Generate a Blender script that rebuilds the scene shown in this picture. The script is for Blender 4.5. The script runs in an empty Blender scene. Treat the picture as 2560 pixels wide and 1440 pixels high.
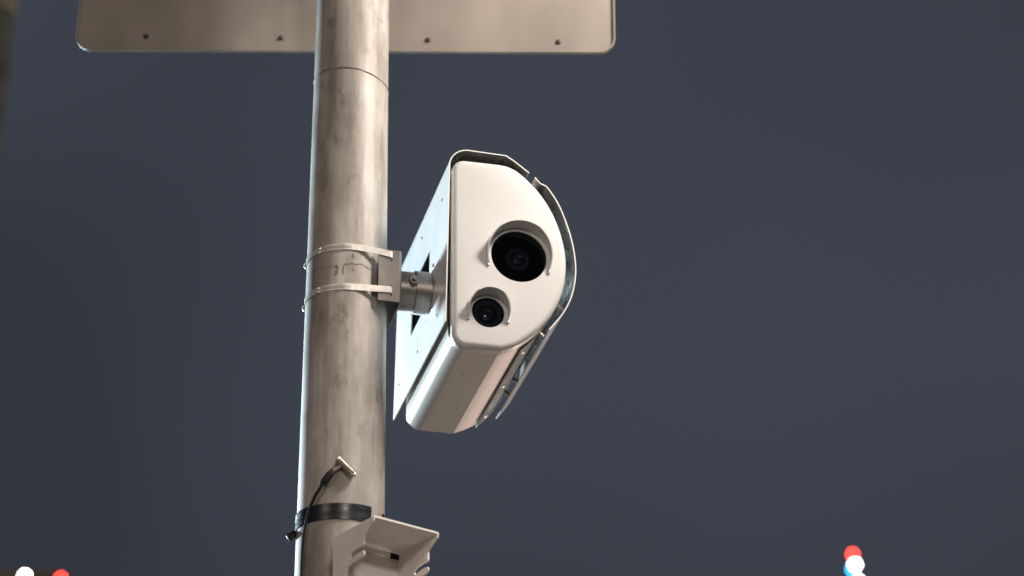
import bpy, bmesh, math, random
from math import sin, cos, pi, radians as R
from mathutils import Vector, Matrix
from mathutils.geometry import tessellate_polygon

random.seed(7)
scene = bpy.context.scene
C = scene.collection

# ------------------------------------------------------------------ camera
cam_d = bpy.data.cameras.new('camera')
cam = bpy.data.objects.new('camera', cam_d)
C.objects.link(cam)
cam_d.sensor_width = 36.0
cam_d.lens = 84.375
cam_d.clip_start = 0.05
cam_d.clip_end = 2000
cam_d.dof.use_dof = True
cam_d.dof.focus_distance = 4.13
cam_d.dof.aperture_fstop = 2.75
cam_d.dof.aperture_blades = 0
cam_x = Vector((0.99993565, 0.00515025, -0.01010793))
cam_y = Vector((0.0113444, -0.45396129, 0.89094919))
cam_z = Vector((0.0, -0.89100652, -0.4539905))
M = Matrix((cam_x, cam_y, cam_z)).transposed().to_4x4()
M.translation = Vector((0, 0, 1.6))
cam.matrix_world = M
scene.camera = cam

# ------------------------------------------------------------------ world: city night sky
world = bpy.data.worlds.new('World')
scene.world = world
world.use_nodes = True
wn, wl = world.node_tree.nodes, world.node_tree.links
wn.clear()
w_out = wn.new('ShaderNodeOutputWorld')
w_sky = wn.new('ShaderNodeTexSky')
w_sky.sky_type = 'NISHITA'
w_sky.sun_disc = False
w_sky.sun_elevation = R(-4)
w_sky.sun_rotation = R(150)
w_bg1 = wn.new('ShaderNodeBackground')
w_bg1.inputs[1].default_value = 0.05
w_bg2 = wn.new('ShaderNodeBackground')          # overcast glow of the city
w_bg2.inputs[1].default_value = 1.0
w_tc = wn.new('ShaderNodeTexCoord')              # added cloud noise, shifted so the view's centre is brighter, edges darker
w_map = wn.new('ShaderNodeMapping')
w_map.inputs['Location'].default_value = (1.804, 6.140, -2.374)
w_nz = wn.new('ShaderNodeTexNoise')
w_nz.inputs['Scale'].default_value = 2.6
w_nz.inputs['Detail'].default_value = 1.5
w_rp = wn.new('ShaderNodeValToRGB')
w_rp.color_ramp.interpolation = 'EASE'
w_rp.color_ramp.elements[0].position = 0.30
w_rp.color_ramp.elements[1].position = 0.66
w_rp.color_ramp.elements[0].color = (0.029, 0.035, 0.048, 1)
w_rp.color_ramp.elements[1].color = (0.0495, 0.0560, 0.0740, 1)
wl.new(w_tc.outputs['Generated'], w_map.inputs[0])
wl.new(w_map.outputs[0], w_nz.inputs['Vector'])
wl.new(w_nz.outputs['Fac'], w_rp.inputs[0])
wl.new(w_rp.outputs[0], w_bg2.inputs[0])
w_add = wn.new('ShaderNodeAddShader')
wl.new(w_sky.outputs[0], w_bg1.inputs[0])
wl.new(w_bg1.outputs[0], w_add.inputs[0])
wl.new(w_bg2.outputs[0], w_add.inputs[1])
wl.new(w_add.outputs[0], w_out.inputs[0])

# ------------------------------------------------------------------ lamps of the street and added fill lights, all outside the frame
def lamp(name, loc, col, power, radius, kind='POINT'):
    d = bpy.data.lights.new(name, kind)
    d.color = col
    d.energy = power
    d.shadow_soft_size = radius
    o = bpy.data.objects.new(name, d)
    C.objects.link(o)
    o.location = loc
    return o
lamp('billboard_lamp', (1.25, 3.05, 5.00), (1.0, 0.90, 0.80), 390, 0.26)
lamp('street_lamp', (1.1, -1.5, 4.45), (1.0, 0.87, 0.77), 300, 0.25)
lamp('underside_fill', (3.6, 10.2, 1.25), (1.0, 0.84, 0.74), 980, 0.30)  # added fill, brightens the housing's underside and the ground it reflects
lamp('left_fill', (-3.4, -0.9, 4.1), (1.0, 0.82, 0.68), 190, 0.3)  # added warm fill from the left for the open bracket
lamp('house_fill', (-10.6, 43.2, 16.2), (1.0, 0.80, 0.58), 26, 0.2)  # added wash to lighten the top of the house
fl = lamp('floodlight', (-3.05, 7.3, 3.95), (0.70, 0.885, 1.0), 3600, 0.34, 'SPOT')
fl.data.spot_size = R(32)
fl.data.spot_blend = 0.06
fl.rotation_euler = Vector((sin(R(50)), -cos(R(50)), -0.07)).to_track_quat('-Z', 'Y').to_euler()

# ------------------------------------------------------------------ render
scene.view_settings.view_transform = 'Standard'
scene.view_settings.look = 'None'
scene.view_settings.exposure = 0
scene.view_settings.gamma = 1
scene.cycles.use_denoising = True
scene.cycles.use_adaptive_sampling = False
scene.cycles.max_bounces = 8

# ------------------------------------------------------------------ materials
def new_mat(name):
    m = bpy.data.materials.new(name)
    m.use_nodes = True
    return m, m.node_tree.nodes, m.node_tree.links, m.node_tree.nodes['Principled BSDF']

def mat(name, col, rough=0.5, metal=0.0, var=0.08, scale=30, bump=0.0, bscale=400, stretch=(1, 1, 1), coat=0.0, rvar=0.1):
    m, n, l, b = new_mat(name)
    tc = n.new('ShaderNodeTexCoord')
    mp = n.new('ShaderNodeMapping')
    mp.inputs['Scale'].default_value = stretch
    l.new(tc.outputs['Object'], mp.inputs[0])
    nz = n.new('ShaderNodeTexNoise')
    nz.inputs['Scale'].default_value = scale
    nz.inputs['Detail'].default_value = 6
    l.new(mp.outputs[0], nz.inputs['Vector'])
    rp = n.new('ShaderNodeValToRGB')
    rp.color_ramp.elements[0].position = 0.3
    rp.color_ramp.elements[1].position = 0.7
    rp.color_ramp.elements[0].color = tuple(c * (1 - var) for c in col) + (1,)
    rp.color_ramp.elements[1].color = tuple(min(1, c * (1 + var)) for c in col) + (1,)
    l.new(nz.outputs['Fac'], rp.inputs[0])
    l.new(rp.outputs[0], b.inputs['Base Color'])
    mr = n.new('ShaderNodeMapRange')
    mr.inputs['To Min'].default_value = max(0.02, rough - rvar)
    mr.inputs['To Max'].default_value = min(1, rough + rvar)
    l.new(nz.outputs['Fac'], mr.inputs[0])
    l.new(mr.outputs[0], b.inputs['Roughness'])
    b.inputs['Metallic'].default_value = metal
    b.inputs['Coat Weight'].default_value = coat
    b.inputs['Coat Roughness'].default_value = 0.12
    if bump:
        nb = n.new('ShaderNodeTexNoise')
        nb.inputs['Scale'].default_value = bscale
        nb.inputs['Detail'].default_value = 3
        l.new(mp.outputs[0], nb.inputs['Vector'])
        bp = n.new('ShaderNodeBump')
        bp.inputs['Strength'].default_value = bump
        bp.inputs['Distance'].default_value = 0.001
        l.new(nb.outputs['Fac'], bp.inputs['Height'])
        l.new(bp.outputs[0], b.inputs['Normal'])
    return m

def pole_material():
    m, n, l, b = new_mat('weathered_galvanised_steel')
    tc = n.new('ShaderNodeTexCoord')
    def noise(scale, stretch, detail=8, rough=0.6):
        mp = n.new('ShaderNodeMapping')
        mp.inputs['Scale'].default_value = stretch
        l.new(tc.outputs['Object'], mp.inputs[0])
        z = n.new('ShaderNodeTexNoise')
        z.inputs['Scale'].default_value = scale
        z.inputs['Detail'].default_value = detail
        z.inputs['Roughness'].default_value = rough
        l.new(mp.outputs[0], z.inputs['Vector'])
        return z.outputs['Fac']
    def ramp(src, p0, p1, c0, c1):
        r = n.new('ShaderNodeValToRGB')
        r.color_ramp.elements[0].position = p0
        r.color_ramp.elements[1].position = p1
        r.color_ramp.elements[0].color = c0
        r.color_ramp.elements[1].color = c1
        l.new(src, r.inputs[0])
        return r.outputs[0]
    def mix(a, bb, fac, mode='MIX'):
        x = n.new('ShaderNodeMix')
        x.data_type = 'RGBA'
        x.blend_type = mode
        if isinstance(fac, float):
            x.inputs[0].default_value = fac
        else:
            l.new(fac, x.inputs[0])
        l.new(a, x.inputs[6])
        l.new(bb, x.inputs[7])
        return x.outputs[2]
    streak = noise(26, (1, 1, 0.17))
    fine = noise(120, (1, 1, 0.06), 4)
    cloud = noise(11, (1, 1, 0.55))
    blot = noise(30, (1, 1, 0.5), 5, 0.7)
    base = ramp(streak, 0.3, 0.72, (0.27, 0.242, 0.212, 1), (0.58, 0.545, 0.50, 1))
    c2 = ramp(cloud, 0.34, 0.62, (0.54, 0.525, 0.51, 1), (1, 1, 1, 1))
    c3 = ramp(fine, 0.3, 0.7, (0.76, 0.76, 0.76, 1), (1, 1, 1, 1))
    c4 = ramp(blot, 0.33, 0.43, (0.55, 0.52, 0.48, 1), (1, 1, 1, 1))
    col = mix(base, c2, 0.9, 'MULTIPLY')
    col = mix(col, c3, 1.0, 'MULTIPLY')
    col = mix(col, c4, 0.7, 'MULTIPLY')
    l.new(col, b.inputs['Base Color'])
    b.inputs['Metallic'].default_value = 0.12
    mr = n.new('ShaderNodeMapRange')
    mr.inputs['To Min'].default_value = 0.45
    mr.inputs['To Max'].default_value = 0.68
    l.new(cloud, mr.inputs[0])
    l.new(mr.outputs[0], b.inputs['Roughness'])
    bp = n.new('ShaderNodeBump')
    bp.inputs['Strength'].default_value = 0.35
    bp.inputs['Distance'].default_value = 0.0012
    l.new(blot, bp.inputs['Height'])
    l.new(bp.outputs[0], b.inputs['Normal'])
    return m

def pane_material():
    m, n, l, b = new_mat('camera_window_glass')
    n.remove(b)
    out = n['Material Output']
    tr = n.new('ShaderNodeBsdfTransparent')
    tr.inputs[0].default_value = (0.62, 0.64, 0.68, 1)
    gl = n.new('ShaderNodeBsdfGlossy')
    gl.inputs['Roughness'].default_value = 0.03
    fr = n.new('ShaderNodeFresnel')
    fr.inputs[0].default_value = 1.35
    mx = n.new('ShaderNodeMixShader')
    l.new(fr.outputs[0], mx.inputs[0])
    l.new(tr.outputs[0], mx.inputs[1])
    l.new(gl.outputs[0], mx.inputs[2])
    l.new(mx.outputs[0], out.inputs[0])
    return m

def emit(name, col, strength):
    m, n, l, b = new_mat(name)
    b.inputs['Base Color'].default_value = (0.2, 0.2, 0.2, 1)
    b.inputs['Emission Color'].default_value = col + (1,)
    b.inputs['Emission Strength'].default_value = strength
    return m

MAT = dict(
    pole=pole_material(),
    cover=mat('off_white_powder_coat', (0.535, 0.532, 0.525), 0.42, 0, 0.03, 6, 0.10, 1300, coat=0.15),
    body=mat('glossy_off_white_paint', (0.72, 0.70, 0.655), 0.22, 0.36, 0.03, 8, 0.03, 500, coat=0.4, rvar=0.05),
    shield=mat('painted_sheet_metal', (0.84, 0.835, 0.82), 0.30, 0.25, 0.03, 9, 0.03, 500, coat=0.3, rvar=0.06),
    sign=mat('dull_aluminium', (0.19, 0.168, 0.146), 0.6, 0.1, 0.24, 6, 0.05, 300, (1, 1, 0.5)),
    steel=mat('stainless_steel', (0.62, 0.59, 0.56), 0.3, 1.0, 0.08, 60, 0.05, 500, (1, 1, 0.2)),
    dullsteel=mat('brushed_dull_steel', (0.25, 0.228, 0.21), 0.36, 0.8, 0.12, 50, 0.08, 400, (1, 1, 0.3)),
    backpl=mat('pale_pinkish_paint', (0.84, 0.78, 0.76), 0.5, 0, 0.04, 20),
    cream=mat('cream_strip_paint', (0.86, 0.82, 0.74), 0.5, 0, 0.04, 20),
    shield_inner=mat('dark_inner_metal', (0.34, 0.35, 0.325), 0.26, 0.6, 0.08, 30, 0.05, 300),
    strap=mat('bright_steel_band', (0.86, 0.82, 0.76), 0.32, 0.6, 0.08, 80, 0.04, 300),
    bracket=mat('cream_painted_plate', (0.82, 0.785, 0.74), 0.45, 0, 0.05, 40, 0.15, 500),
    black=mat('black_plastic', (0.007, 0.007, 0.008), 0.55, 0, 0.2, 60, 0.05, 200),
    tape=mat('black_plastic_band', (0.010, 0.014, 0.016), 0.28, 0, 0.3, 60, 0.15, 160, (1, 1, 6)),
    cavity=mat('matt_black_lining', (0.003, 0.003, 0.0035), 0.9, 0, 0.2, 60),
    lensring=mat('black_anodised_ring', (0.085, 0.08, 0.09), 0.35, 0.3, 0.2, 60),
    lens=mat('coated_lens_glass', (0.026, 0.023, 0.029), 0.06, 0, 0.1, 30, coat=1.0, rvar=0.02),
    glass=pane_material(),
    dark=mat('dark_rivet_steel', (0.035, 0.03, 0.026), 0.6, 0.3, 0.2, 40),
    mark=mat('old_grime', (0.15, 0.132, 0.112), 0.75, 0, 0.5, 90),
    mast=mat('green_grey_mast_paint', (0.085, 0.09, 0.07), 0.6, 0, 0.35, 6),
    collar=mat('pale_mast_collar', (0.20, 0.185, 0.12), 0.6, 0, 0.2, 9),
    asphalt=mat('asphalt', (0.06, 0.058, 0.055), 0.85, 0, 0.3, 40, 0.4, 200),
    paving=mat('pale_concrete_paving', (0.22, 0.205, 0.185), 0.8, 0, 0.15, 6, 0.2, 80),
    brick=mat('brown_render', (0.55, 0.43, 0.33), 0.85, 0, 0.15, 2),
    red=emit('red_lamp_lens', (1.0, 0.045, 0.025), 42),
    white=emit('white_lamp_lens', (0.90, 0.96, 1.0), 75),
    warm=emit('warm_white_lamp_lens', (1.0, 0.98, 0.90), 75),
    blue=emit('blue_lamp_lens', (0.02, 0.42, 1.0), 24),
)

MAT['black'].node_tree.nodes['Principled BSDF'].inputs['Specular IOR Level'].default_value = 0.2
MAT['cavity'].node_tree.nodes['Principled BSDF'].inputs['Specular IOR Level'].default_value = 0.0

# ------------------------------------------------------------------ mesh helpers
SHARP = R(28)
def obj(name, bm, m, parent=None, loc=None, rot=None, smooth=True, angle=SHARP):
    bmesh.ops.recalc_face_normals(bm, faces=bm.faces[:])
    if smooth:
        for f in bm.faces:
            f.smooth = True
        for e in bm.edges:
            if len(e.link_faces) == 2 and e.calc_face_angle(0) > angle:
                e.smooth = False
    me = bpy.data.meshes.new(name)
    bm.to_mesh(me)
    bm.free()
    me.materials.append(m)
    o = bpy.data.objects.new(name, me)
    C.objects.link(o)
    if parent:
        o.parent = parent
    if loc is not None:
        o.location = loc
    if rot is not None:
        o.rotation_euler = rot
    return o

def tag(o, label, cat, group=None):
    o['label'] = label
    o['category'] = cat
    if group:
        o['group'] = group
    return o

def thing(name, label, cat, loc=(0, 0, 0), rz=0.0, group=None):
    o = bpy.data.objects.new(name, None)
    o.empty_display_size = 0.1
    C.objects.link(o)
    o.location = loc
    o.rotation_euler = (0, 0, rz)
    return tag(o, label, cat, group)

def quad_loop(bm, a, b, closed=True):
    n = len(a)
    for i in range(n if closed else n - 1):
        j = (i + 1) % n
        bm.faces.new((a[i], a[j], b[j], b[i]))

def loft(bm, loops, closed=True):
    vs = [[bm.verts.new(p) for p in lp] for lp in loops]
    for a, b in zip(vs, vs[1:]):
        quad_loop(bm, a, b, closed)
    return vs

def fill(bm, loops):
    """triangulated flat fill of an outline (list of BMVerts) with holes"""
    flat = [v for lp in loops for v in lp]
    for t in tessellate_polygon([[v.co.copy() for v in lp] for lp in loops]):
        try:
            bm.faces.new([flat[i] for i in t])
        except ValueError:
            pass

def plate(bm, outline, holes, thick, fn):
    """flat plate; fn(x, y, w) -> 3D, w in 0..thick"""
    front, back = [], []
    for lp in [outline] + holes:
        front.append([bm.verts.new(fn(x, y, 0)) for x, y in lp])
        back.append([bm.verts.new(fn(x, y, thick)) for x, y in lp])
    flat2 = [Vector((x, y, 0)) for lp in [outline] + holes for x, y in lp]
    tris = tessellate_polygon([[Vector((x, y, 0)) for x, y in lp] for lp in [outline] + holes])
    ff = [v for lp in front for v in lp]
    bb = [v for lp in back for v in lp]
    for t in tris:
        for pool in (ff, bb):
            try:
                bm.faces.new([pool[i] for i in t])
            except ValueError:
                pass
    for a, b in zip(front, back):
        quad_loop(bm, a, b)

def circle(cx, cy, r, n=48, a0=0):
    return [(cx + r * cos(a0 + 2 * pi * i / n), cy + r * sin(a0 + 2 * pi * i / n)) for i in range(n)]

def rrect(x0, y0, x1, y1, r, n=8):
    out = []
    for cx, cy, a in ((x1 - r, y1 - r, 0), (x0 + r, y1 - r, 90), (x0 + r, y0 + r, 180), (x1 - r, y0 + r, 270)):
        for k in range(n + 1):
            t = R(a + 90 * k / n)
            out.append((cx + r * cos(t), cy + r * sin(t)))
    return out

def offset(poly, d):
    """move a closed counter-clockwise outline inwards by d"""
    n = len(poly)
    out = []
    for i in range(n):
        p0, p1, p2 = Vector(poly[i - 1]), Vector(poly[i]), Vector(poly[(i + 1) % n])
        e1, e2 = (p1 - p0).normalized(), (p2 - p1).normalized()
        n1, n2 = Vector((-e1.y, e1.x)), Vector((-e2.y, e2.x))
        b = (n1 + n2)
        b = b / max(0.3, b.dot(n1))
        q = p1 + b * d
        out.append((q.x, q.y))
    return out

def spline(pts, k=6):
    """open Catmull-Rom resample"""
    out = []
    P = [Vector(p) for p in pts]
    for i in range(len(P) - 1):
        p0 = P[max(0, i - 1)]; p1 = P[i]; p2 = P[i + 1]; p3 = P[min(len(P) - 1, i + 2)]
        for j in range(k):
            t = j / k
            q = 0.5 * ((2 * p1) + (-p0 + p2) * t + (2 * p0 - 5 * p1 + 4 * p2 - p3) * t * t + (-p0 + 3 * p1 - 3 * p2 + p3) * t ** 3)
            out.append(tuple(q))
    out.append(tuple(P[-1]))
    return out

def tube(bm, pts, rad, n=12, cap=True):
    P = [Vector(p) for p in pts]
    loops = []
    up = Vector((0.13, 0.31, 0.94))
    for i, p in enumerate(P):
        t = (P[min(i + 1, len(P) - 1)] - P[max(i - 1, 0)]).normalized()
        x = t.cross(up)
        if x.length < 1e-4:
            x = t.cross(Vector((1, 0, 0)))
        x.normalize()
        y = t.cross(x).normalized()
        r = rad[i] if isinstance(rad, (list, tuple)) else rad
        loops.append([p + r * (cos(2 * pi * k / n) * x + sin(2 * pi * k / n) * y) for k in range(n)])
    vs = loft(bm, loops)
    if cap:
        bm.faces.new(vs[0])
        bm.faces.new(vs[-1])

def box(bm, c, s, rot=None):
    m = Matrix.Translation(c) @ (rot.to_4x4() if rot else Matrix.Identity(4)) @ Matrix.Diagonal((s[0], s[1], s[2], 1))
    return bmesh.ops.create_cube(bm, size=1, matrix=m)

def bevelled_box(c, s, r=0.002, rot=None, seg=2):
    bm = bmesh.new()
    box(bm, c, s, rot)
    bmesh.ops.bevel(bm, geom=bm.edges[:], offset=r, segments=seg, affect='EDGES', profile=0.5)
    return bm

def lathe(bm, prof, fn, n=48, caps=True):
    """prof: list of (radius, height); fn(x, y, h) -> 3D"""
    loops = [[fn(r * cos(2 * pi * k / n), r * sin(2 * pi * k / n), h) for k in range(n)] for r, h in prof]
    vs = loft(bm, loops)
    if caps:
        bm.faces.new(vs[0])
        bm.faces.new(vs[-1])

# ------------------------------------------------------------------ setting
bm = bmesh.new()
box(bm, (0, 120, -0.25), (900, 900, 0.5))
g = obj('ground', bm, MAT['asphalt'], smooth=False)
g['kind'] = 'structure'
bm = bmesh.new()
box(bm, (0, 10.0, -0.05), (60, 22.0, 0.34))
g = obj('pavement', bm, MAT['paving'], smooth=False)
g['kind'] = 'structure'
KERB = 0.12

# ------------------------------------------------------------------ street pole
PX, PY, PZ = -0.29, 3.742, 3.514           # reference point on the pole's axis, level with the camera's arm
def prad(z):                               # radius at world height
    return 0.0704 - 0.0063 * (z - PZ)
pole = thing('street_pole', 'tall tapered galvanised steel pole with dirt stains, carrying the camera and sign', 'pole', (PX, PY, KERB))
bm = bmesh.new()
zs = [KERB + 0.004, 1.0, 2.0, 2.6, 3.0, 3.4, 3.8, 3.905, 3.914, 3.922, 4.3, 5.2]
prof = []
for z in zs:
    r = prad(z)
    prof.append((r, z - KERB))
lathe(bm, prof, lambda x, y, h: (x, y, h), 96)
obj('shaft', bm, MAT['pole'], pole)
bm = bmesh.new()                            # base plate
lathe(bm, [(0.17, 0.002), (0.17, 0.02), (0.12, 0.024), (0.098, 0.10)], lambda x, y, h: (x, y, h), 48)
obj('base_plate', bm, MAT['pole'], pole)
bm = bmesh.new()                            # domed cap on top
lathe(bm, [(0.062, 5.081), (0.061, 5.10), (0.045, 5.125), (0.012, 5.135)], lambda x, y, h: (x, y, h), 48)
obj('cap', bm, MAT['pole'], pole)
bm = bmesh.new()                            # thin wire round the joint
ring = []
for k in range(121):
    a = 2 * pi * k / 120
    r = prad(3.92) - 0.0003 + 0.0004 * sin(5 * a) ** 2
    ring.append((r * cos(a), r * sin(a), 3.921 - KERB - 0.0085 * cos(a) + 0.0015 * sin(3 * a)))
tube(bm, ring, 0.0014, 8, False)
obj('wire_ring', bm, MAT['mark'], pole)

# old strap mark: a smeared outline left on the shaft
def on_pole(az, z, lift):
    r = prad(z) + lift
    return Vector((r * sin(az), -r * cos(az), z - KERB))
bm = bmesh.new()
def smear(pts, w):
    pts = spline(pts, 5)
    L, Rr = [], []
    for i, (a, z) in enumerate(pts):
        ww = w * random.uniform(0.35, 1.25)
        a0, z0 = pts[max(0, i - 1)]; a1, z1 = pts[min(len(pts) - 1, i + 1)]
        t = Vector(((a1 - a0) * 0.07, z1 - z0)).normalized()
        nx, nz = -t.y, t.x
        L.append(bm.verts.new(on_pole(a + nx * ww / 0.07, z + nz * ww, 0.0004)))
        Rr.append(bm.verts.new(on_pole(a - nx * ww / 0.07, z - nz * ww, 0.0004)))
    for i in range(len(L) - 1):
        bm.faces.new((L[i], L[i + 1], Rr[i + 1], Rr[i]))
zc = 3.514
smear([(-1.0, zc + .006), (-0.6, zc + .005), (-0.25, zc + .005), (-0.18, zc + .004)], 0.0008)
smear([(-0.20, zc + .004), (-0.155, zc + .001), (-0.17, zc - .006), (-0.18, zc - .012), (-0.2, zc - .014)], 0.0026)
smear([(0.0, zc - .013), (-0.01, zc - .004), (0.02, zc + .006), (0.10, zc + .007), (0.2, zc + .009), (0.3, zc + .007), (0.42, zc + .010), (0.55, zc + .007), (0.72, zc + .004)], 0.0012)
smear([(0.22, zc + .028), (0.235, zc + .023), (0.25, zc + .019)], 0.0018)
smear([(0.235, zc - .001), (0.245, zc - .005)], 0.0014)
obj('strap_mark', bm, MAT['mark'], pole)

# ------------------------------------------------------------------ sign seen from behind
sg = thing('road_sign', 'back of a wide rounded metal sign fixed high behind the pole', 'sign', (-0.3205, 3.960, 4.1376), R(0.3))
sg.rotation_euler[1] = R(0.9)
W2, H = 0.5275, 0.74
bm = bmesh.new()
plate(bm, rrect(-W2, 0.0, W2, H, 0.034, 10), [], 0.003, lambda x, y, w: (x, w, y))
obj('panel', bm, MAT['sign'], sg)
bm = bmesh.new()                            # folded rim standing up toward the viewer
o1 = rrect(-W2, 0.0, W2, H, 0.034, 10)
o2 = offset(o1, 0.003)
vs = loft(bm, [[(x, -0.0005, y) for x, y in o1], [(x, -0.005, y) for x, y in o1], [(x, -0.005, y) for x, y in o2], [(x, -0.0005, y) for x, y in o2]])
quad_loop(bm, vs[-1], vs[0])
obj('rim', bm, MAT['sign'], sg)
for x, z in ((-0.391, .034), (-0.126, .032), (0.162, .029), (0.4165, .026), (-0.391, .37), (-0.126, .37), (0.162, .37), (0.4165, .37)):
    bm = bmesh.new()
    lathe(bm, [(0.0055, 0.0005), (0.0052, 0.002), (0.003, 0.0036), (0.0004, 0.004)], lambda a, b, h: (x + a, -h, z + b), 16)
    obj('rivet', bm, MAT['dark'], sg)
for x, z, r in ((-0.129, .036, .0016), (-.118, .027, .0014), (-.126, .066, .0022), (-.135, .044, .0012), (-.122, .078, .0014), (-.084, .06, .0012)):
    bm = bmesh.new()
    lathe(bm, [(r, 0.0003), (r * .6, 0.0007)], lambda a, b, h: (x + a, -h, z + b), 10)
    obj('dirt_speck', bm, MAT['mark'], sg)
for z in (0.24, 0.56):
    bm = bmesh.new()                        # clamp collars that hold the sign on the pole, above the frame
    r = 0.064
    arc_pts = [(r * cos(t) + 0.0305, -0.218 + r * sin(t), z) for t in [R(180 + 180 * k / 24) for k in range(25)]]
    pts = [(0.0305 - r, -0.004, z)] + arc_pts + [(0.0305 + r, -0.004, z)]
    tube(bm, pts, 0.005, 8)
    obj('pole_clamp', bm, MAT['dullsteel'], sg)

# ------------------------------------------------------------------ traffic camera housing
YAW = R(14.3)
ORI = (PX, PY, PZ)
cx = thing('traffic_camera', 'off white D-shaped traffic camera housing with two hooded lenses on the pole arm', 'camera', ORI, YAW)
F, BACK = 0.140, -0.235
def P(u, d, z):
    return Vector((u, -d, z))
right_curve = spline([(0.2465, 0.2015), (0.2629, 0.1985), (0.2809, 0.189), (0.3024, 0.1698), (0.3238, 0.1440), (0.3442, 0.1067),
                      (0.3580, 0.0620), (0.3628, 0.0218), (0.3600, -0.0178), (0.3490, -0.0560), (0.3310, -0.0910), (0.3088, -0.1193),
                      (0.2850, -0.1410), (0.2660, -0.1540), (0.2453, -0.1622)], 5)
def arc(cx_, cy_, r, a0, a1, n):
    return [(cx_ + r * cos(R(a0 + (a1 - a0) * k / n)), cy_ + r * sin(R(a0 + (a1 - a0) * k / n))) for k in range(n + 1)]
# clockwise: left side up, top, right curve, bottom; reversed to counter-clockwise afterwards
outline = arc(0.183, -0.1382, 0.024, 270, 180, 8) + arc(0.182, 0.1785, 0.023, 180, 90, 8) + right_curve
outline = outline[::-1]

big, small = (0.2767, 0.0196, 0.0495), (0.2214, -0.0945, 0.0285)
bm = bmesh.new()
rounds = [(0.0, -0.0215), (0.0, -0.010)] + [(0.010 * (1 - cos(t)), -0.010 + 0.010 * sin(t)) for t in [R(15 * k) for k in range(1, 7)]]
loops = [[P(u, F + dd, z) for u, z in offset(outline, off)] for off, dd in rounds]
vs = loft(bm, loops)
holes = []
for (hu, hz, hr) in (big, small):
    l0 = [bm.verts.new(P(u, F, z)) for u, z in circle(hu, hz, hr, 64)]
    l1 = [bm.verts.new(P(u, F - 0.022, z)) for u, z in circle(hu, hz, hr, 64)]
    quad_loop(bm, l0, l1)
    holes.append(l0)
fill(bm, [vs[-1]] + holes)
cover = obj('front_cover', bm, MAT['cover'], cx, angle=R(40))

# body shell with folded facets along its lower right
facets = [(0.2453, -0.1622), (0.2680, -0.1520), (0.2890, -0.1395), (0.3120, -0.1150), (0.3330, -0.0850), (0.3500, -0.0520), (0.3600, -0.0150),
          (0.3625, 0.0250), (0.3570, 0.0640), (0.3440, 0.1070), (0.3230, 0.1440), (0.3010, 0.1700), (0.2790, 0.1890), (0.2465, 0.2015)]
body_out = facets + arc(0.1800, 0.1745, 0.027, 90, 180, 8) + arc(0.186, -0.1292, 0.033, 180, 270, 12)
bo = offset(body_out, 0.0035)
bm = bmesh.new()
vs = loft(bm, [[P(u, 0.118, z) for u, z in bo], [P(u, BACK + 0.002, z) for u, z in bo], [P(u, BACK, z) for u, z in offset(bo, 0.0015)]])
bm.faces.new(vs[-1])
body = obj('body', bm, MAT['body'], cx, angle=R(10))

# side panel screwed over the curved right side, a seam left open below it
def open_sheet(bm, pts, thick, d0, d1, inner=False):
    """sheet following an open profile (u, z), thickness to the left of travel, from d0 to d1"""
    n = len(pts)
    Pv = [Vector(p) for p in pts]
    inn = []
    for i in range(n):
        t1 = (Pv[i] - Pv[i - 1]).normalized() if i else (Pv[1] - Pv[0]).normalized()
        t2 = (Pv[i + 1] - Pv[i]).normalized() if i < n - 1 else t1
        nn = Vector((-t1.y - t2.y, t1.x + t2.x)).normalized()
        inn.append(Pv[i] + nn * thick)
    loop = list(Pv) + inn[::-1]
    a = [bm.verts.new(P(p.x, d0, p.y)) for p in loop]
    b = [bm.verts.new(P(p.x, d1, p.y)) for p in loop]
    quad_loop(bm, a, b)
    m = len(loop)
    for vv in (a, b):
        for i in range(n - 1):
            bm.faces.new((vv[i], vv[i + 1], vv[m - 2 - i], vv[m - 1 - i]))
    if inner:                               # inner faces get the darker, more metallic material
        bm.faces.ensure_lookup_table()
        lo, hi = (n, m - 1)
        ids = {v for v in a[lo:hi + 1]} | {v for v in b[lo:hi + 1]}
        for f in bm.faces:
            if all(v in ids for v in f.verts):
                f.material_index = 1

sp = spline([(0.2890, -0.1410), (0.3125, -0.1160), (0.3340, -0.0860), (0.3510, -0.0530), (0.3615, -0.0150), (0.3640, 0.0250)], 4)
bm = bmesh.new()
open_sheet(bm, sp, 0.0025, 0.104, BACK - 0.002)
obj('side_panel', bm, MAT['body'], cx, angle=R(20))

def screw(parent, pos, nrm, r=0.0032, m='steel', name='screw', h=0.0022):
    nrm = Vector(nrm).normalized()
    q = nrm.to_track_quat('Z', 'Y').to_matrix()
    bm = bmesh.new()
    lathe(bm, [(r * 1.25, 0), (r * 1.25, h * .25), (r, h * .3), (r * 0.92, h * 0.75), (r * 0.5, h), (r * 0.42, h), (r * 0.36, h * .6)], lambda a, b, c: Vector(pos) + q @ Vector((a, b, c)), 14)
    return obj(name, bm, MAT[m], parent)

for d in (0.075, -0.07, -0.205):
    screw(cx, P(0.2985, d, -0.1312), Vector((0.72, 0, -0.70)), 0.0042, name='rivet')
for u, d in ((0.1856, 0.1127), (0.2355, 0.114), (0.205, 0.02), (0.19, -0.19), (0.225, -0.12)):
    screw(cx, P(u, d, -0.1588), (0, 0, -1), 0.0014, 'dullsteel', 'rivet', 0.0008)

bm = bmesh.new()                           # added dark plate for the shade in the square opening for the arm
plate(bm, [(0.012, -0.026), (0.012, 0.110), (-0.178, 0.110), (-0.178, -0.026)], [], 0.0022, lambda d, z, w: P(0.1534 + w, d, z))
obj('shade_plate', bm, MAT['cavity'], cx)

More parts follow.
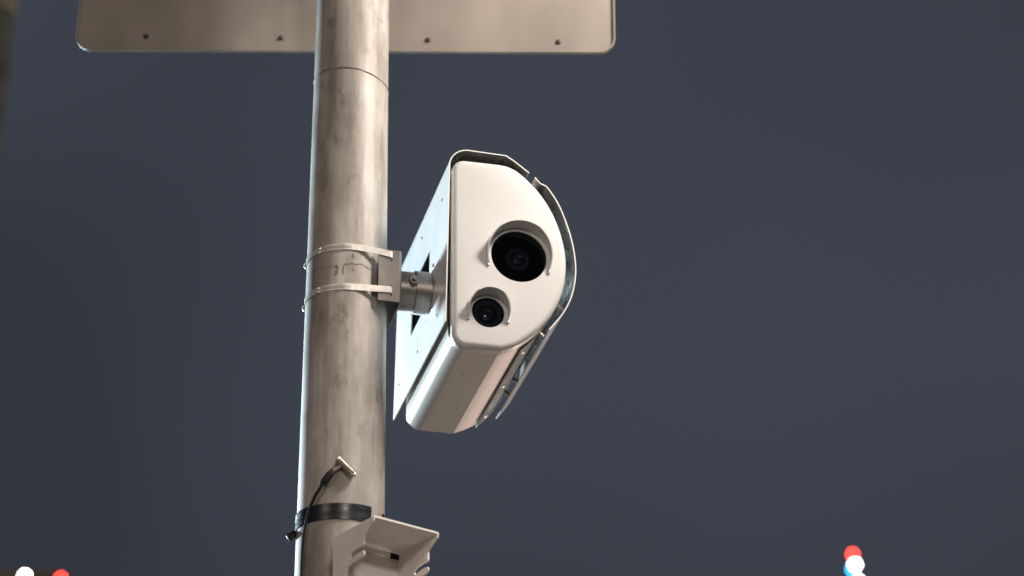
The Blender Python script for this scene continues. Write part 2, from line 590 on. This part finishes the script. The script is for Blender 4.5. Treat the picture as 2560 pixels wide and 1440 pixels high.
# lens hoods welded on the cover, cut back at both ends
def visor(name, c, r, e, a0, a1, f0, f1, thick=0.0022):
    bm = bmesh.new()
    ri, ro, fo, fi = [], [], [], []
    n = 72
    for k in range(n + 1):
        a = a0 + (a1 - a0) * k / n
        if a < f0:
            t = (a - a0) / (f0 - a0)
        elif a > f1:
            t = (a1 - a) / (a1 - f1)
        else:
            t = 1
        ee = 0.004 + (e - 0.004) * min(1, t)
        ca, sa = cos(R(a)), sin(R(a))
        for lst, rr, d in ((ri, r, F - 0.0005), (fi, r, F + ee), (fo, r + thick, F + ee), (ro, r + thick, F - 0.0005)):
            lst.append(bm.verts.new(P(c[0] + rr * ca, d, c[1] + rr * sa)))
    for a, b in ((ri, fi), (fi, fo), (fo, ro)):
        quad_loop(bm, a, b, False)
    for k in (0, n):
        bm.faces.new((ri[k], fi[k], fo[k], ro[k]))
    v = obj(name, bm, MAT['cover'], cover)
    bm = bmesh.new()                       # weld bead round the hood's foot
    pts, rad = [], []
    for k in range(91):
        a = a0 - 4 + (a1 - a0 + 8) * k / 90
        pts.append(P(c[0] + (r + thick + .001) * cos(R(a)), F + 0.0004, c[1] + (r + thick + .001) * sin(R(a))))
        end = max(0, 1 - min(k, 90 - k) / 7)
        rad.append((0.0017 + 0.0006 * sin(k * 1.7) * random.random()) * (1 + 0.9 * end * (1 if 1 < min(k, 90 - k) else 0.6)))
    tube(bm, pts, rad, 10)
    obj('weld_bead', bm, MAT['cover'], cover)
    return v
visor('lens_hood', big, 0.0560, 0.028, -24, 200, 58, 130)
visor('lens_hood', small, 0.0345, 0.028, -24, 202, 52, 128)

def lens_unit(c, body_r, glass_r, dback, dfront, pane_d):
    cu, cz, hr = c
    fn = lambda a, b, h: P(cu + a, h, cz + b)
    bm = bmesh.new()                       # dark lining of the opening
    lathe(bm, [(hr + .002, F - 0.021), (hr + .002, F - 0.075), (0.002, F - 0.076)], fn, 48, False)
    obj('lens_recess', bm, MAT['cavity'], cover)
    bm = bmesh.new()                       # lens barrel with stepped rings
    d0 = F + dback
    d1 = F + dfront
    lathe(bm, [(body_r, d0), (body_r, d1 - .003), (body_r - .0012, d1 - .001), (body_r - .003, d1), (glass_r + .004, d1), (glass_r + .0034, d1 - .002), (glass_r + .002, d1 - .002), (glass_r, d1 - .005),
               (glass_r * .98, d1 - 0.007)], fn, 56, False)
    brl = obj('lens_barrel', bm, MAT['lensring'], cx)
    bm = bmesh.new()                       # domed front element
    prof = []
    for k in range(11):
        t = k / 10
        prof.append((max(0.0003, glass_r * (1 - t)), d1 - 0.0065 + 0.0055 * (1 - (1 - t) ** 2)))
    lathe(bm, prof, fn, 48)
    obj('front_element', bm, MAT['lens'], brl)
    bm = bmesh.new()
    for rr, dd in ((glass_r * .62, d1 + .0001), (glass_r * .40, d1 + .0003)):
        pts = [P(cu + rr * cos(2 * pi * k / 48) , dd - .0016, cz + rr * sin(2 * pi * k / 48)) for k in range(49)]
        tube(bm, pts, 0.0004, 6, False)
    obj('inner_ring', bm, MAT['dullsteel'], brl)
    bm = bmesh.new()                       # flat window pane closing the opening
    lathe(bm, [(hr - .0003, F + pane_d - 0.0015), (hr - .0003, F + pane_d)], fn, 64)
    obj('window_pane', bm, MAT['glass'], cover)
lens_unit(big, 0.0215, 0.0135, -0.07, -0.009, -0.0035)
lens_unit(small, 0.0262, 0.0165, -0.07, -0.0065, -0.003)

# sun shield: left sheet with a square opening for the arm, wrapped over the top
def shu(z):
    return 0.1462 + (z + 0.1237) * 0.0208
bm = bmesh.new()
zb, zt, dr = -0.1190, 0.1830, -0.302
plate(bm, [(F, zb), (F, zt), (dr, zt), (dr, zb + 0.007)], [[(-0.008, -0.006), (-0.008, 0.092), (-0.160, 0.092), (-0.160, -0.006)]], 0.002, lambda d, z, w: P(shu(z) + w, d, z))
ur = shu(zt)
top = [(ur, zt)] + arc(ur + 0.035, zt + 0.003, 0.035, 175, 93, 10) + spline([(0.2000, 0.2205), (0.2556, 0.2190), (0.2690, 0.2110), (0.2976, 0.1894)], 1)
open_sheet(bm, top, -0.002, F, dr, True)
shield = obj('sun_shield', bm, MAT['shield'], cx, angle=R(16))
rsp = [(0.3085, 0.1812), (0.3180, 0.1700), (0.3222, 0.1690), (0.3278, 0.1665)] + spline([(0.3278, 0.1665), (0.3357, 0.1569), (0.3526, 0.1276), (0.3696, 0.0778), (0.3780, 0.0313), (0.3785, -0.0078), (0.3705, -0.0476), (0.3545, -0.0820), (0.3290, -0.1165)], 4)[1:]
bm = bmesh.new()
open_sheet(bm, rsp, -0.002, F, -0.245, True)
shield2 = obj('sun_shield', bm, MAT['shield'], cx, angle=R(16))
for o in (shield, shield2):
    o.data.materials.append(MAT['shield_inner'])
for d, z in ((0.0884, 0.1428), (-0.0811, 0.1557), (0.0724, -0.0772), (-0.0907, -0.0701), (-0.2543, -0.0618), (-0.25, 0.15)):
    screw(shield, P(shu(z) - .0002, d, z), (-1, 0, 0), 0.0026, 'steel', 'rivet', 0.0016)
for (u, z, d) in ((0.362, -0.06, 0.11), (0.362, -0.06, -0.2), (0.330, -0.105, 0.09), (0.330, -0.105, -0.16)):   # spacers between body and shield
    bm = bmesh.new()
    nrm = Vector((0.85, 0, -0.52)) if u > .35 else Vector((0.70, 0, -0.71))
    tube(bm, [P(u, d, z) - nrm * 0.011, P(u, d, z) + nrm * 0.0015], 0.004, 12)
    obj('spacer', bm, MAT['steel'], shield2)

# ------------------------------------------------------------------ arm bracket with its pipe
ab = thing('mounting_bracket', 'grey steel channel bracket strapped to the pole with a short pipe arm to the camera', 'bracket', ORI, YAW)
bm = bmesh.new()
UW, DH, zb, zt, T = 0.0845, 0.0720, -0.0570, 0.0420, 0.003
slots = [[(0.0645, 0.020), (0.0675, 0.020), (0.0675, 0.0395), (0.0645, 0.0395)], [(0.0645, -0.047), (0.0675, -0.047), (0.0675, -0.0265), (0.0645, -0.0265)]]
rb = 0.005
for s in (1, -1):
    fo = [(0.0430, zb), (UW - rb, zb), (UW - rb, zt), (0.0430, zt)]
    plate(bm, fo, slots, T, lambda u, z, w: P(u, s * (DH - w), z))
    lo = []
    for rr in (rb, rb - T):
        for zz in ((zb, zt) if rr == rb else (zt, zb)):
            lo.append([(UW - rb + rr * sin(R(15 * k)), s * (DH - rb + rr * cos(R(15 * k))), zz) for k in range(7)])
    vs = [[bm.verts.new(P(*q)) for q in lp] for lp in lo]
    for i in range(4):
        quad_loop(bm, vs[i], vs[(i + 1) % 4], False)
plate(bm, [(-DH + rb, zb), (DH - rb, zb), (DH - rb, zt), (-DH + rb, zt)], [], T, lambda d, z, w: P(UW - w, d, z))
obj('channel', bm, MAT['dullsteel'], ab)
bm = bmesh.new()
PR = 0.0355
fn = lambda a, b, h: P(h, a, b + 0.001)
lathe(bm, [(PR + .0015, 0.0848), (PR + .0015, 0.0875), (PR, 0.0885), (PR, 0.158), (PR - .004, 0.158), (PR - .004, 0.0848)], fn, 64, False)
pipe = obj('pipe_arm', bm, MAT['dullsteel'], ab)
bm = bmesh.new()                           # outer sleeve clamped on the pipe's end
lathe(bm, [(PR + .0002, 0.119), (PR + .0030, 0.1192), (PR + .0030, 0.1445), (PR + .0002, 0.1447)], fn, 64, False)
obj('sleeve', bm, MAT['dullsteel'], ab)
bm = bmesh.new()                           # flange against the housing, seen through the square opening
lathe(bm, [(PR + .001, 0.1535), (0.060, 0.1535), (0.060, 0.1625), (PR, 0.1625)], fn, 64, False)
flange = obj('flange', bm, MAT['dark'], ab)
for a in (55, 125, 235, 305, 0, 180):
    screw(flange, P(0.1535, 0.050 * cos(R(a)), 0.001 + 0.050 * sin(R(a))), (-1, 0, 0), 0.0055, 'steel', 'flange_bolt', 0.006)
bm = bmesh.new()                           # clamping bolt
fnb = lambda a, b, h: P(0.112 + a, h, 0.004 + b)
lathe(bm, [(0.0105, PR - .002), (0.0105, PR + .0012), (0.0088, PR + .0014), (0.0088, PR + .0090), (0.0080, PR + .0100)], fnb, 28)
obj('clamp_bolt', bm, MAT['dullsteel'], ab)
bm = bmesh.new()
tube(bm, [P(0.112, PR + .010, 0.004), P(0.112, PR + .017, 0.004)], 0.0042, 14)
obj('bolt_stud', bm, MAT['dullsteel'], ab)

# ------------------------------------------------------------------ steel straps round the pole
def steel_strap(label, zc, ztail, zslot):
    t = thing('hose_clamp', label, 'clamp', (PX, PY, PZ + zc), YAW, 'hose clamps holding the bracket')
    r = prad(PZ + zc) + 0.0009
    px, pd = 0.0655, DH + 0.0022
    al = math.atan2(pd, px) + math.acos(r / math.hypot(px, pd))
    path = [(px + .0012, DH - 0.006, zslot), (px + .0010, DH + 0.0005, zslot), (px - 0.002, pd, zslot)]
    tx, td = r * cos(al), r * sin(al)
    for k in range(1, 8):
        s = k / 8
        path.append((px + (tx - px) * s, pd + (td - pd) * s, zslot * (1 - s) ** 1.5))
    n = 90
    for k in range(n + 1):
        a = al + (2 * pi - 2 * al) * k / n
        path.append((r * cos(a), r * sin(a), 0))
    path += [(tx + (px - tx) * s, -(td + (pd - td) * s), zslot * s) for s in (0.25, 0.5, 0.75, 1)]
    path += [(px + .0010, -(DH - 0.0005), zslot), (px + .0012, -(DH - 0.006), zslot)]
    h, th = 0.0060, 0.0008
    bm = bmesh.new()
    loops = []
    pv = [Vector((u, -d, z)) for u, d, z in path]
    for i, p in enumerate(pv):
        tt = (pv[min(i + 1, len(pv) - 1)] - pv[max(0, i - 1)]).normalized()
        nn = Vector((-tt.y, tt.x, 0)).normalized()
        if nn.dot(Vector((p.x, p.y, 0))) < 0:
            nn = -nn
        loops.append([p + Vector((0, 0, -h)), p + Vector((0, 0, h)), p + Vector((0, 0, h)) + nn * th, p + Vector((0, 0, -h)) + nn * th])
    vs = loft(bm, loops)
    bm.faces.new(vs[0]); bm.faces.new(vs[-1])
    obj('band', bm, MAT['strap'], t)
    def at(az, z, lift):                    # azimuth measured round the pole, 0 = facing the street
        a = az - YAW
        rr = r + th + lift
        return Vector((rr * sin(a), -rr * cos(a), z))
    bm = bmesh.new()                        # screw thread slots pressed in the band
    for k in range(26):
        a = -0.52 + k * 0.028
        b = a + 0.011
        q = [at(a, -0.0036, .00012), at(b, -0.0040, .00012), at(b, 0.0018, .00012), at(a, 0.0022, .00012)]
        bm.faces.new([bm.verts.new(v) for v in q])
    obj('thread_slots', bm, MAT['mark'], t)
    bm = bmesh.new()                        # two bright crimps beside the thread
    for z in (-0.0038, 0.0034):
        for a in (-0.68,):
            rot = Matrix.Rotation(a - YAW, 3, 'Z')
            box(bm, at(a, z, 0.0005), (0.0075, 0.0014, 0.0032), rot)
    bmesh.ops.bevel(bm, geom=bm.edges[:], offset=0.0004, segments=2, affect='EDGES', profile=0.5)
    obj('crimp', bm, MAT['strap'], t)
    bm = bmesh.new()                        # curled tail end at the back
    A = at(R(-97), ztail, 0.0)
    o_ = (at(R(-97), ztail, 0.1) - A).normalized()
    pts = [A - o_ * .004 + Vector((0, 0, -.006)), A + o_ * .0015 + Vector((0, 0, -.003)), A + o_ * .0045 + Vector((0, 0, .002)), A + o_ * .0050 + Vector((0, 0, .006)), A + o_ * .0028 + Vector((0, 0, .0078))]
    tube(bm, spline(pts, 4), 0.0011, 8)
    obj('strap_tail', bm, MAT['strap'], t)
steel_strap('upper of two bright steel straps round the pole, entering the bracket\'s top slot', 0.0410, 0.002, -0.0085)
steel_strap('lower of two bright steel straps round the pole, entering the bracket\'s bottom slot', -0.0370, -0.004, 0.001)

# ------------------------------------------------------------------ open bracket lower on the pole
LB = thing('open_bracket', 'empty cream painted sheet metal bracket with hooked slots, low on the pole', 'bracket', (PX, PY, PZ - 0.505), R(38))
cheek = [(0.0765, -0.0035), (0.0765, -0.30), (0.163, -0.30), (0.163, -0.104), (0.160, -0.094), (0.152, -0.0895), (0.144, -0.092), (0.1385, -0.100), (0.1345, -0.116), (0.1310, -0.114),
         (0.1305, -0.084), (0.124, -0.0845), (0.118, -0.0875), (0.1150, -0.0860), (0.1147, -0.0720), (0.117, -0.0665), (0.130, -0.0635), (0.145, -0.0620), (0.158, -0.0620),
         (0.1635, -0.0590), (0.1650, -0.0545), (0.1620, -0.0512), (0.154, -0.0505), (0.143, -0.0518), (0.133, -0.0545), (0.1275, -0.0545), (0.1258, -0.0500), (0.1285, -0.0462),
         (0.138, -0.0432), (0.150, -0.0418), (0.1625, -0.0422), (0.1640, -0.0395), (0.1640, -0.0260), (0.166, -0.0235), (0.1890, -0.0090), (0.1905, -0.0035)]
HW = 0.0640
for s in (-1, 1):
    bm = bmesh.new()
    plate(bm, cheek, [], 0.003, lambda d, z, w: P(s * (HW - w), d, z))
    obj('cheek', bm, MAT['bracket'], LB)
bm = bmesh.new()
prof = arc(-HW + .0035, -0.0035, 0.0035, 180, 90, 5) + arc(HW - .0035, -0.0035, 0.0035, 90, 0, 5)
open_sheet(bm, prof, -0.003, 0.1905, 0.0765)
obj('roof', bm, MAT['bracket'], LB)
bm = bmesh.new()
plate(bm, [(-HW + .003, -0.30), (HW - .003, -0.30), (HW - .003, -0.0145), (-HW + .003, -0.0145)], [], 0.003, lambda u, z, w: P(u, 0.0800 - w, z))
obj('back_plate', bm, MAT['backpl'], LB)
bm = bmesh.new()
plate(bm, [(-HW + .0035, -0.0155), (0.042, -0.0155), (0.042, -0.0075), (-HW + .0035, -0.0075)], [], 0.002, lambda u, z, w: P(u, 0.0860 - w, z))
obj('fixing_strip', bm, MAT['cream'], LB)
bm = bevelled_box((0.0505, -0.0855, -0.0125), (0.017, 0.004, 0.009), 0.001)
obj('strip_end', bm, MAT['black'], LB)

# ------------------------------------------------------------------ black band round the pole
bb = thing('black_band', 'wide glossy black plastic band wrapped round the pole above the open bracket', 'band', (PX, PY, PZ - 0.450), 0)
bm = bmesh.new()
loops = []
for k in range(73):
    az = R(46 - 250 * k / 72)
    zt = 0.0125 + 0.004 * (1 - cos(az))
    zb = -0.0155 + 0.004 * (1 - cos(az))
    r0 = prad(PZ - 0.45) + 0.0006
    r1 = r0 + 0.0016
    e = lambda r, z: (r * sin(az), -r * cos(az), z)
    loops.append([e(r0, zb), e(r0, zt), e(r1, zt), e(r1, (zt + zb) / 2 + .003), e(r1 - .0002, (zt + zb) / 2), e(r1, (zt + zb) / 2 - .003), e(r1, zb)])
vs = loft(bm, loops)
bm.faces.new(vs[0]); bm.faces.new(vs[-1])
obj('wrap', bm, MAT['tape'], bb)
bm = bevelled_box((-0.0805, -0.006, -0.018), (0.016, 0.010, 0.011), 0.0015, Matrix.Rotation(R(-38), 3, 'Y') @ Matrix.Rotation(R(12), 3, 'Z'))
obj('clip', bm, MAT['black'], bb)
bm = bevelled_box((0.0725, -0.031, 0.004), (0.004, 0.012, 0.009), 0.001, Matrix.Rotation(R(25), 3, 'X'))
obj('tail', bm, MAT['black'], bb)

# ------------------------------------------------------------------ loose cable with a T shaped metal end
cb = thing('cable', 'thin black cable with T-shaped ribbed metal end, hanging down the pole\'s face', 'cable', (PX, PY, PZ - 0.36), 0)
def Q(x, y, z):
    return Vector((x, y, z + 0.36))
bm = bmesh.new()
pts = spline([(-0.0245, -0.0800, -0.4050), (-0.0345, -0.0760, -0.4200), (-0.0444, -0.0690, -0.4390), (-0.0520, -0.0628, -0.4660), (-0.0565, -0.0580, -0.5000), (-0.0580, -0.0560, -0.5400), (-0.0575, -0.0570, -0.6000), (-0.0500, -0.0640, -0.7500), (-0.0450, -0.0680, -0.9500)], 8)
tube(bm, [Q(*p) for p in pts], 0.0025, 12)
obj('cord', bm, MAT['black'], cb)
bm = bmesh.new()
tube(bm, [Q(-0.0130, -0.0805, -0.3870), Q(-0.0145, -0.0805, -0.3895), Q(-0.0240, -0.0802, -0.4040), Q(-0.0256, -0.0800, -0.4066)], [0.0050, 0.0060, 0.0058, 0.0046], 16)
obj('boot', bm, MAT['black'], cb)
bm = bmesh.new()
tube(bm, [Q(-0.0136, -0.0805, -0.3880), Q(-0.0088, -0.0802, -0.3822)], 0.0046, 14)
tube(bm, [Q(-0.0092, -0.0802, -0.3826), Q(0.0065, -0.0795, -0.3725)], 0.0034, 14)
obj('ferrule', bm, MAT['dullsteel'], cb)
bm = bmesh.new()
tube(bm, [Q(-0.0112, -0.0862, -0.3858), Q(-0.0112, -0.0772, -0.3848)], 0.0040, 16)
obj('pivot_screw', bm, MAT['dark'], cb)
bm = bmesh.new()
A, B = Q(-0.0015, -0.0795, -0.3618), Q(0.0268, -0.0770, -0.3905)
pts, rad = [], []
for k in range(61):
    t = k / 60
    pts.append(A.lerp(B, t))
    rad.append(0.0056 if t < 0.06 or t > 0.93 else 0.0070 + 0.0007 * sin(k * 2.1))
tube(bm, pts, rad, 18)
obj('ribbed_barrel', bm, MAT['steel'], cb)
bm = bmesh.new()
tube(bm, [B + (B - A).normalized() * -.001 + Vector((0, -0.001, 0.0015)), B + (B - A).normalized() * .0045 + Vector((0, -0.001, 0.0025))], 0.0020, 10)
obj('end_pin', bm, MAT['steel'], cb)

# ------------------------------------------------------------------ blurred mast at the left edge
mp = thing('lamp_post', 'blurred grey green lamp post standing far behind, cut by the picture\'s edge', 'lamp post', (-2.273, 9.0, KERB), 0)
bm = bmesh.new()
lathe(bm, [(0.085, 0.002), (0.083, 1.5), (0.060, 7.0), (0.058, 9.6)], lambda x, y, h: (x, y, h), 40)
obj('shaft', bm, MAT['mast'], mp)
bm = bmesh.new()
lathe(bm, [(0.0585, 7.48), (0.069, 7.485), (0.069, 7.66), (0.0585, 7.665)], lambda x, y, h: (x, y, h), 40, False)
obj('collar', bm, MAT['collar'], mp)
bm = bmesh.new()
tube(bm, spline([(0, 0, 9.58), (0, 0, 9.9), (-0.2, 0, 10.15), (-0.9, 0, 10.3)], 6), 0.045, 16)
obj('arm', bm, MAT['mast'], mp)
bm = bevelled_box((-1.15, 0, 10.28), (0.62, 0.24, 0.11), 0.03)
obj('lamp_head', bm, MAT['mast'], mp)

# ------------------------------------------------------------------ far signal masts with lit lamps
def signal_mast(label, x, y, lamps, ztop):
    t = thing('signal_mast', label, 'mast', (x, y, 0), 0, 'far masts carrying lit lamps')
    bm = bmesh.new()
    lathe(bm, [(0.12, 0.002), (0.05, ztop)], lambda a, b, h: (a, b + 0.16, h), 20)
    obj('shaft', bm, MAT['dark'], t)
    for m, dx, z, r in lamps:
        bm = bmesh.new()
        fn = lambda a, b, h: (dx + a, -h, z + b)
        lathe(bm, [(r * 1.15, -0.10), (r * 1.2, 0.0), (r * 1.02, 0.0), (r * 1.0, -0.004)], fn, 24)
        if abs(dx) > 0.05:
            tube(bm, [(dx, 0.09, z), (0, 0.16, z - 0.02)], 0.018, 8)
        h = obj('lamp_housing', bm, MAT['dark'], t)
        bm = bmesh.new()
        lathe(bm, [(r, 0.001), (r * .8, r * .3), (r * .45, r * .5), (0.002, r * .56)], fn, 24)
        obj('lamp_lens', bm, MAT[m], h)
signal_mast('far mast low at right with a red lamp above white and blue lamps', 5.39, 36, [('red', -0.012, 15.114, .030), ('white', 0.010, 14.938, .034), ('blue', -0.040, 14.855, .034), ('white', 0.048, 14.649, .034)], 15.0)
signal_mast('far mast at the lower left with a white lamp beside a red one', -7.5, 36, [('warm', -0.285, 14.905, .034), ('red', 0.290, 14.862, .030)], 14.8)

# far house whose top edge shows at the lower left
hb = thing('house', 'dim brown rendered building top, far off at the lower left corner', 'building', (-12.2, 46, 0), 0)
bm = bmesh.new()
box(bm, (0, 3, 9.2), (5.6, 6, 18.4))
obj('wall', bm, MAT['brick'], hb, smooth=False)
bm = bmesh.new()
box(bm, (0, 3, 18.55), (5.9, 6.3, 0.28))
obj('parapet', bm, MAT['brick'], hb, smooth=False)
for i in range(3):
    for k in range(4):
        bm = bmesh.new()
        box(bm, (-1.7 + i * 1.7, -0.02, 4 + k * 3.4), (0.9, 0.10, 1.5))
        obj('window', bm, MAT['lens'], hb, smooth=False)

# added lit shop row, unseen below the frame, for the glossy housing to mirror
sr = thing('reflection_row', 'added low row of lit fronts behind the pole, unseen, mirrored in the housing', 'reflection helper', (4, 30, 0), 0)
bm = bmesh.new()
box(bm, (0, 2, 3.6), (56, 4, 7.2))
obj('wall', bm, MAT['brick'], sr, smooth=False)
bm = bmesh.new()
box(bm, (0, -0.7, 4.05), (56, 1.5, 0.16))
obj('canopy', bm, MAT['dark'], sr, smooth=False)
tints = ['lit_rose', 'lit_white', 'lit_cream', 'lit_cool']
MAT['lit_rose'] = emit('rose_reflection_window', (1.0, 0.70, 0.62), 1.2)
MAT['lit_white'] = emit('white_reflection_window', (1.0, 0.93, 0.87), 1.6)
MAT['lit_cream'] = emit('cream_reflection_window', (1.0, 0.82, 0.66), 1.2)
MAT['lit_cool'] = emit('cool_reflection_window', (0.6, 0.85, 1.0), 2.0)
for i in range(12):
    x = -25.3 + i * 4.6
    bm = bmesh.new()
    box(bm, (x, -0.03, 1.9), (3.6, 0.10, 2.9))
    obj('reflection_window', bm, MAT[tints[i % 3]], sr, smooth=False)
    bm = bmesh.new()
    box(bm, (x + 0.4, -0.06, 5.5), (2.2, 0.16, 1.2))
    obj('upper_reflection', bm, MAT[tints[(i + 1) % 4]] if i % 3 else MAT['lens'], sr, smooth=False)
